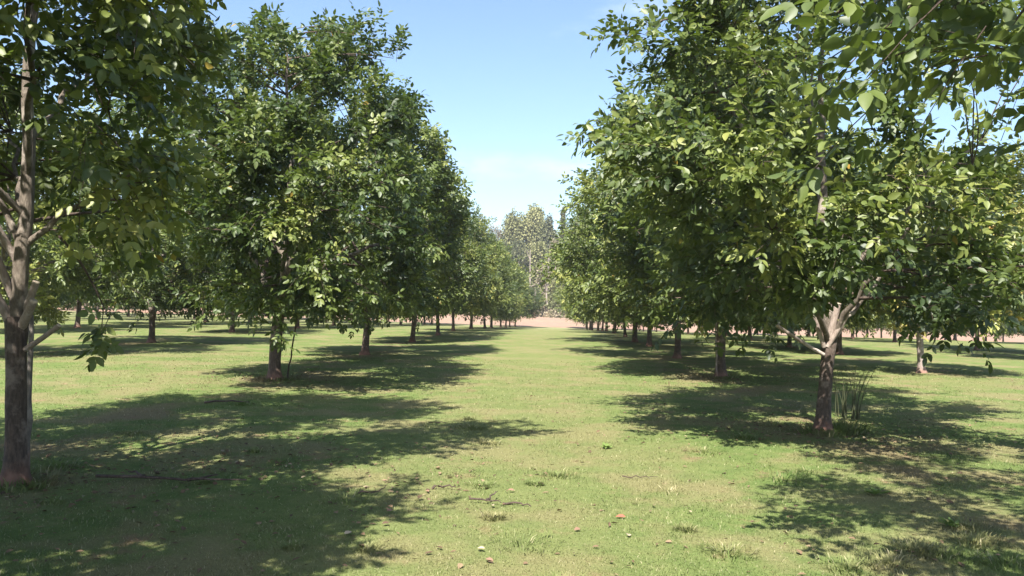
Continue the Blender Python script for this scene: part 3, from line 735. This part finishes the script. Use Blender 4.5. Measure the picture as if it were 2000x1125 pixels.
# ---------------------------------------------------------------- far trees beyond the field
def blob_leaves(q, rng, ctrs, rads, n, size, mi, vspread=.25, droop=0.):
    k = rng.integers(0, len(ctrs), n); u = nrm(rng.normal(0, 1, (n, 3))); r = rng.random(n) ** .45
    P = ctrs[k] + u * rads[k] * r[:, None]
    bv = rng.uniform(.2, .8, len(ctrs))[k]
    D = u + rng.normal(0, .5, (n, 3)) + np.array([0, 0, -droop]); Nn = u + rng.normal(0, .6, (n, 3)) + [0, 0, .5]
    L = size * rng.uniform(.6, 1.4, n)
    leaflets(q, P, D, Nn, L, L * .7, np.clip(bv + rng.normal(0, vspread * .5, n), 0, 1), mi)
def far_tree(name, label, cat, px, d, top, wpx, mat, seed, n=5200, kind='round', bark=M_PBARK, group='trees on the hillside beyond the dry field'):
    rng = np.random.default_rng(seed)
    x = (px - VX) / FPX * d
    zb = float(hill_z(x, d)) if d > 141 else float(gz(x, d))
    zt = EYE + (VY + SLOPE * (px - VX) - top) / FPX * d
    H = zt - zb; R = wpx / FPX * d / 2
    root = thing(name, label, cat, (x, d, zb), 0, group)
    qt = QM(); tube(qt, np.array([[0, 0, -.4], [.1, 0, H * .3], [0, .1, H * .6], [.1, 0, H * .9]]), [.02 * H + .05, .016 * H + .03, .012 * H, .03], 7, 0, .1, rng)
    if kind == 'spire':
        nb = 26; zz = np.linspace(.12, .97, nb) * H
        ctrs = np.stack([rng.normal(0, R * .2, nb), rng.normal(0, R * .2, nb), zz], 1)
        rads = np.stack([np.full(nb, R * .8), np.full(nb, R * .8), np.full(nb, H / nb * 1.2)], 1) * np.interp(zz, [0, H * .75, H], [1., .85, .4])[:, None]
    else:
        nb = 26; t_ = rng.uniform(.25, .95, nb); a = rng.uniform(0, 6.28, nb)
        rr = R * .72 * np.sqrt(np.clip(1 - ((t_ - .45) / .58) ** 2, .05, 1)) * np.sqrt(rng.random(nb))
        ctrs = np.stack([rr * np.cos(a), rr * np.sin(a), t_ * H], 1)
        rads = np.stack([rng.uniform(.25, .42, nb) * R] * 2 + [rng.uniform(.09, .16, nb) * H], 1)
        if kind == 'draped': rads[:, 2] *= 1.7
        for c_ in ctrs[::2]: tube(qt, np.array([[0, 0, c_[2] * .5], c_ * [.5, .5, .8], c_]), [.10, .06, .03], 5, 0, cap=False)
    add('trunk', qt.mesh('trunk', [bark]), root)
    q = QM(); blob_leaves(q, rng, ctrs, rads, n, .42 if kind != 'bare' else .28, 0, droop=1.2 if kind == 'draped' else 0)
    add('crown', q.mesh('crown', [mat]), root)
    return root
far_tree('vine_draped_tree', 'tall pale green vine draped tree crowning the far hill', 'tree', 1037, 178, 408, 74, M_PALE, 1, 9000, 'draped')
far_tree('vine_draped_tree', 'pale rounded hill tree left of the tallest vine draped one', 'tree', 1000, 176, 424, 52, M_PALE, 2, 6500, 'draped')
far_tree('hill_tree', 'darker green hill tree right of the tallest pale tree', 'tree', 1066, 172, 428, 36, M_DARKL, 3, 4500, 'draped')
far_tree('bare_tree', 'pinkish grey thinly leafed tree at the left end of the hill', 'tree', 965, 182, 442, 50, M_DRY, 4, 2600, 'bare')
far_tree('bare_tree', 'brownish sparse tree lowest at the left hill slope', 'tree', 935, 184, 452, 44, M_DRY, 14, 2600, 'bare')
far_tree('spire_tree', 'narrow dark spire shaped tree standing alone above the hill', 'tree', 1097, 158, 404, 11, M_DARKL, 5, 2600, 'spire')
far_tree('dry_tree', 'tan half dry tree below the spire shaped tree', 'tree', 1088, 160, 470, 42, M_DRY, 6, 4200, 'bare')
far_tree('hill_tree', 'mid green tree low on the hill centre, behind the dry one', 'tree', 1050, 164, 470, 44, M_PALE, 7, 5200)
far_tree('hill_tree', 'pale green tree behind the right row at the hill edge', 'tree', 1128, 170, 430, 54, M_PALE, 8, 5200)
far_tree('dry_tree', 'tan dry tree at the foot of the hill in the gap', 'tree', 1064, 155, 522, 44, M_DRY, 9, 4200)
far_tree('hill_bush', 'pale green bush at the hill foot behind the field', 'bush', 1086, 150, 548, 40, M_PALE, 10, 4200)
far_tree('hill_bush', 'olive bush at the hill foot left of the pale bush', 'bush', 1040, 151, 560, 44, M_DARKL, 11, 4200)
far_tree('dry_tree', 'pale dry tree half hidden behind the right row end', 'tree', 1118, 154, 500, 36, M_DRY, 12, 3600)
# the wood behind everything, one mass
rng = np.random.default_rng(77); q = QM()
nT = 190
tx = rng.uniform(-120, 120, nT); ty = rng.uniform(158, 200, nT)
tx[150:] = rng.uniform(-95, -36, 40); ty[150:] = rng.uniform(112, 140, 40)
for x_, y_ in zip(tx, ty):
    zb = float(hill_z(x_, y_) if y_ > 150 else gz(x_, y_)); Hh = rng.uniform(8, 12.5) * (1 - .25 * abs(x_ < -20))
    tube(q, np.array([[x_, y_, zb - .3], [x_ + .2, y_, zb + Hh * .5], [x_, y_, zb + Hh * .9]]), [.22, .15, .05], 5, 1, cap=False)
    nb = 9; a = rng.uniform(0, 6.28, nb); rr = rng.uniform(.3, 2.6, nb)
    ctr = np.stack([x_ + rr * np.cos(a), y_ + rr * np.sin(a), zb + Hh * rng.uniform(.3, .95, nb)], 1)
    blob_leaves(q, rng, ctr, np.tile([[1.9, 1.9, 1.7]], (nb, 1)) * rng.uniform(.7, 1.2, (nb, 1)), 1000, .48, 0)
for i in range(34):
    x_ = rng.uniform(-17, 9); y_ = rng.uniform(147, 156); zb = float(hill_z(x_, y_)); hh = rng.uniform(5, 12.5); lx = rng.normal(0, .5)
    tube(q, np.array([[x_, y_, zb - .3], [x_ + lx * .5, y_, zb + hh * .5], [x_ + lx, y_, zb + hh]]), [.16, .12, .05], 5, 1, cap=False)
    for b_ in range(3):
        z_ = zb + hh * rng.uniform(.45, .85); a_ = np.array([x_ + lx * .6, y_, z_]); tube(q, np.array([a_, a_ + [rng.normal(0, 1.0), 0, rng.uniform(.8, 1.8)]]), [.07, .03], 4, 1, cap=False)
tag(add('far_wood', q.mesh('far_wood', [M_DARKL, M_PBARK])), 'hazy wood covering the hillside beyond the dry field', 'wood', None, 'stuff')
q = QM(); nb = 420
bx = rng.uniform(-110, 110, nb); by = rng.uniform(146, 160, nb)
ctr = np.stack([bx, by, hill_z(bx, by) + .8], 1)
blob_leaves(q, rng, ctr, np.tile([[1.8, 1.5, 1.6]], (nb, 1)) * rng.uniform(.5, 1.2, (nb, 1)), 52000, .34, 0)
tag(add('scrub', q.mesh('scrub', [M_DRY])), 'tan and olive scrub along the foot of the hill', 'scrub', None, 'stuff')

# ---------------------------------------------------------------- haze
mt, t = newmat('haze_air'); pv = N(t, "ShaderNodeVolumePrincipled")
pv.inputs['Color'].default_value = (.86, .90, 1, 1); pv.inputs['Density'].default_value = .0005; pv.inputs['Anisotropy'].default_value = .2
o = N(t, "ShaderNodeOutputMaterial"); t.links.new(pv.outputs[0], o.inputs['Volume'])
q = QM(); a, b, c_, d_, e_, f_ = -305, 305, -50, 345, -5, 34
Vb = [(x, y, z) for z in (e_, f_) for y in (c_, d_) for x in (a, b)]
q.put(Vb, [(0, 2, 3, 1), (4, 5, 7, 6), (0, 1, 5, 4), (2, 6, 7, 3), (0, 4, 6, 2), (1, 3, 7, 5)])
tag(add('haze', q.mesh('haze', [mt])), 'thin pale air over the orchard and hill', 'haze', None, 'stuff')
